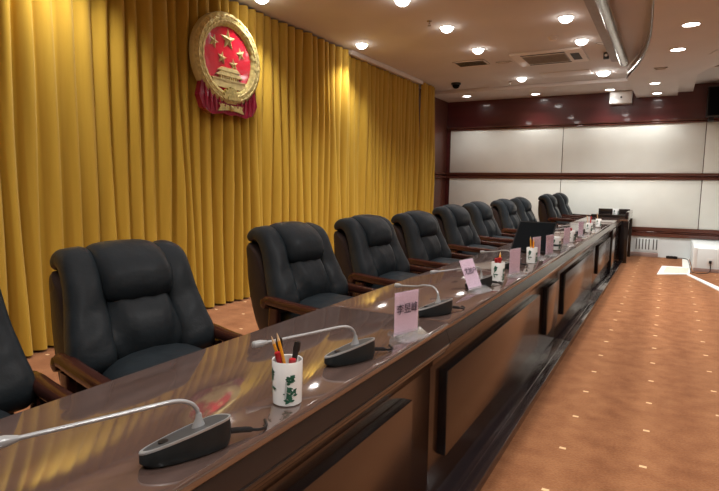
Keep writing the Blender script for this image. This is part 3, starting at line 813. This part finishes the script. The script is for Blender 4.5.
bm = B(); lathe(bm, [(.045, -.02), (.045, -.032), (.034, -.042), (0, -.044)], 24); obj('sensor_dome', bm, M['offwhite'], t)
def sprinkler(x, y, z, label):
    t = thing('sprinkler_head', label, 'sprinkler', (x, y, z), 0, 'ceiling sprinkler heads')
    bm = B(); lathe(bm, [(.03, 0), (.028, -.006), (.010, -.010), (.010, -.035), (0, -.036)], 16); obj('body', bm, M['chrome'], t)
    bm = B(); lathe(bm, [(.0, -.050), (.020, -.050), (.020, -.053), (.0, -.053)], 16)
    tube(bm, [(.009, 0, -.03), (.012, 0, -.04), (.004, 0, -.051)], .0025, 6); tube(bm, [(-.009, 0, -.03), (-.012, 0, -.04), (-.004, 0, -.051)], .0025, 6); obj('deflector', bm, M['chrome'], t)
sprinkler(-2.45, 5.92, H, 'sprinkler head left of the downlights at top centre')
sprinkler(-2.54, 9.85, H, 'small sprinkler head near the far wall, left of the downlight')
t = thing('dome_camera', 'black dome security camera near the far left ceiling corner', 'camera', (-3.44, 9.62, H))
bm = B(); lathe(bm, [(.085, 0), (.085, -.03), (.07, -.036), (0, -.036)], 24); obj('housing', bm, M['blackplastic'], t)
bm = B(); lathe(bm, [(.066, -.036), (.062, -.060), (.045, -.085), (.02, -.098), (0, -.10)], 24); obj('dome', bm, M['screen'], t)
t = thing('motion_sensor', 'tiny black sensor box beside the silver tube', 'sensor', (-.86, 8.3, H))
bm = B(); box(bm, -.035, .035, -.03, .03, -.09, 0, .005); obj('casing', bm, M['blackplastic'], t)
bm = B(); lathe(bm, [(.0, .0), (.018, 0), (.018, .006), (0, .008)], 14)
bmesh.ops.rotate(bm, matrix=Matrix.Rotation(PI / 2, 3, 'X'), verts=bm.verts, cent=(0, 0, 0)); bmesh.ops.translate(bm, vec=(0, -.03, -.045), verts=bm.verts); obj('lens', bm, M['white'], t)
# silver tube housing
t = thing('projector_screen_housing', 'long silver tube housing mounted under the ceiling', 'screen housing', (-.66, 0, 2.975))
bm = B(); tube(bm, [(0, 3.4, 0), (0, 8.62, 0)], .058, 24); obj('tube', bm, M['chrome'], t)
bm = B(); box(bm, -.16, -.03, 3.4, 8.6, .01, .085, .004); obj('mounting_rail', bm, M['vent'], t, smooth=False)
bm = B(); tube(bm, [(0, 8.62, 0), (0, 8.66, 0)], [.060, .054], 24); obj('end_cap', bm, M['vent'], t)

# ------------------------------------------------------------------ things on the far wall
t = thing('wall_box', 'white box with a dark dot mounted under the ceiling on the maroon band', 'wall box', (-.88, YB, 2.88))
bm = B(); box(bm, -.185, .185, -.17, 0, -.11, .11, .01, 3); obj('casing', bm, M['white'], t)
bm = B(); box(bm, -.165, .165, -.176, -.168, -.09, .09, .003); obj('front_plate', bm, M['white'], t)
bm = B(); lathe(bm, [(0, 0), (.018, 0), (.018, .006), (0, .006)], 16); bmesh.ops.rotate(bm, matrix=Matrix.Rotation(PI / 2, 3, 'X'), verts=bm.verts, cent=(0, 0, 0)); bmesh.ops.translate(bm, vec=(0.01, -.176, 0), verts=bm.verts); obj('dark_dot', bm, M['blackplastic'], t)
t = thing('wall_speaker', 'black loudspeaker on the far wall at the right edge', 'loudspeaker', (.60, YB, 2.66))
bm = B(); box(bm, -.14, .14, -.30, -.08, -.20, .30, .015, 3); obj('cabinet', bm, M['blackplastic'], t)
bm = B(); box(bm, -.125, .125, -.306, -.298, -.18, .28, .004); obj('grille', bm, M['screen'], t)
bm = B(); box(bm, -.03, .03, -.09, -.001, -.03, .03); obj('bracket', bm, M['blackplastic'], t, smooth=False)
bm = B(); box(bm, -.10, -.02, -.2, -.02, -.27, -.199, .01); obj('swivel_clamp', bm, M['blackplastic'], t, smooth=False)
t = thing('wall_grille', 'white air grille with dark upright slots low on the far wall', 'vent', (-.31, YB - .02, .215))
bm = B(); box(bm, -.20, .20, -.012, 0, -.12, .12, .003); obj('frame', bm, M['lowwall'], t)
for i in range(7):
    x = -.155 + i * .052 + (.02 if i > 4 else 0)
    bm = B(); box(bm, x - .008, x + .008, -.014, -.011, -.085, .105); obj('slot', bm, M['darkslot'], t, smooth=False)
bm = B(); box(bm, -.55, -.10, YB - .10, YB - .02, 0, .075, .006); o = obj('baseboard_back', bm, M['skirt']); tag(o, 'pinkish grey skirting block under the wall grille', 'skirting', kind='structure')
# low white boxed platform on the right
t = thing('low_platform', 'low white boxed platform along the far wall at right', 'platform', (0, 0, 0))
bm = B(); box(bm, .40, 3.6, 9.75, YB - .06, .0, .355, .006); obj('box_body', bm, M['lowwall'], t)
bm = B(); box(bm, .40, 3.6, 9.735, 9.75, 0, .055, .003); obj('skirting', bm, M['skirt'], t)
bm = B(); box(bm, .385, .44, 9.74, 9.80, .055, .357, .004); obj('corner_strip', bm, M['white'], t)
t = thing('power_socket', 'white power socket on the low platform at right', 'socket', (.61, 9.7495, .165))
bm = B(); box(bm, -.043, .043, -.008, 0, -.043, .043, .003); obj('face_plate', bm, M['white'], t)
bm = B(); box(bm, -.018, .018, -.004 - .03, -.008, -.03, .012, .004); obj('plug', bm, M['blackplastic'], t)
# cable, power strip, floor covers
bm = B(); tube(bm, smooth_path([(.61, 9.715, .14), (.615, 9.69, .07), (.60, 9.66, .012), (.50, 9.50, .008), (.40, 9.42, .022), (.365, 9.6, .022), (.37, 10.4, .022), (.36, 11.1, .022), (.28, 11.27, .02), (.21, 11.27, .02)], 8), .006, 8)
o = obj('power_cable', bm, M['blackplastic']); tag(o, 'thin dark cable from the socket round to the power strip', 'cable')
t = thing('power_strip', 'black power strip on the carpet against the far wall', 'power strip', (.12, 11.27, 0))
bm = B(); box(bm, -.09, .09, -.03, .03, 0, .045, .006); obj('casing', bm, M['blackplastic'], t)
bm = B()
for i in range(3): box(bm, -.07 + i * .05, -.035 + i * .05, -.02, .02, .044, .048)
obj('outlets', bm, M['darkslot'], t, smooth=False)
t = thing('floor_box', 'white floor plate with beige grating on the carpet', 'floor plate', (0, 0, 0))
bm = B(); prism(bm, [(-.075, 9.02), (.34, 9.3), (.385, 10.12), (-.02, 10.05)], 0, .012); obj('plate', bm, M['strip'], t, smooth=False)
bm = B(); prism(bm, [(.0, 9.22), (.32, 9.42), (.35, 9.98), (.04, 9.92)], .012, .015); obj('grating', bm, M['grid'], t, smooth=False)
bm = B(); prism(bm, [(.265, 10.125), (.385, 10.125), (.385, 11.36), (.285, 11.36)], 0, .014); o = obj('cable_cover', bm, M['strip'], smooth=False); tag(o, 'short white cable cover running from floor plate to far wall', 'cable cover', 'white floor cable covers')
bm = B(); prism(bm, [(.30, 9.26), (.345, 9.30), (.70, 8.05), (1.05, 6.9), (.98, 6.85), (.63, 7.95)], 0, .012); o = obj('cable_cover', bm, M['strip'], smooth=False); tag(o, 'long diagonal white cable cover running off the right edge', 'cable cover', 'white floor cable covers')

# ------------------------------------------------------------------ general light
li = bpy.data.lights.new('room_fill', 'AREA'); li.shape = 'RECTANGLE'; li.size = 4; li.size_y = 9; li.energy = 150; li.color = (1, .95, .88)
lo = bpy.data.objects.new('room_fill', li); C.objects.link(lo); lo.location = (.5, 3.5, 3.0); lo.visible_camera = False; lo.visible_glossy = False
w = bpy.data.worlds.new('World'); bpy.context.scene.world = w; w.use_nodes = True
w.node_tree.nodes['Background'].inputs['Color'].default_value = (1, .95, .9, 1); w.node_tree.nodes['Background'].inputs['Strength'].default_value = .3

# ------------------------------------------------------------------ camera (solved from the photo's vanishing points)
f, yaw, pitch, roll = 551.1, .50827, .11137, .014705
fw = Vector((-math.sin(yaw) * math.cos(pitch), math.cos(yaw) * math.cos(pitch), -math.sin(pitch)))
r0 = Vector((math.cos(yaw), math.sin(yaw), 0)); u0 = r0.cross(fw)
rr = r0 * math.cos(roll) + u0 * math.sin(roll); uu = -r0 * math.sin(roll) + u0 * math.cos(roll)
cam = bpy.data.cameras.new('camera'); cam.sensor_fit = 'HORIZONTAL'; cam.sensor_width = 36; cam.lens = f / 719 * 36; cam.clip_start = .02; cam.clip_end = 100
co = bpy.data.objects.new('camera', cam); C.objects.link(co)
mw = Matrix((rr, uu, -fw)).transposed().to_4x4(); mw.translation = (0, 0, 1.25)
co.matrix_world = mw
sc = bpy.context.scene
sc.camera = co
sc.view_settings.view_transform = 'Standard'
sc.view_settings.look = 'None'
sc.view_settings.exposure = .34
try:
    sc.cycles.use_denoising = True
    sc.cycles.max_bounces = 8
    sc.cycles.sample_clamp_indirect = 6
except Exception: pass
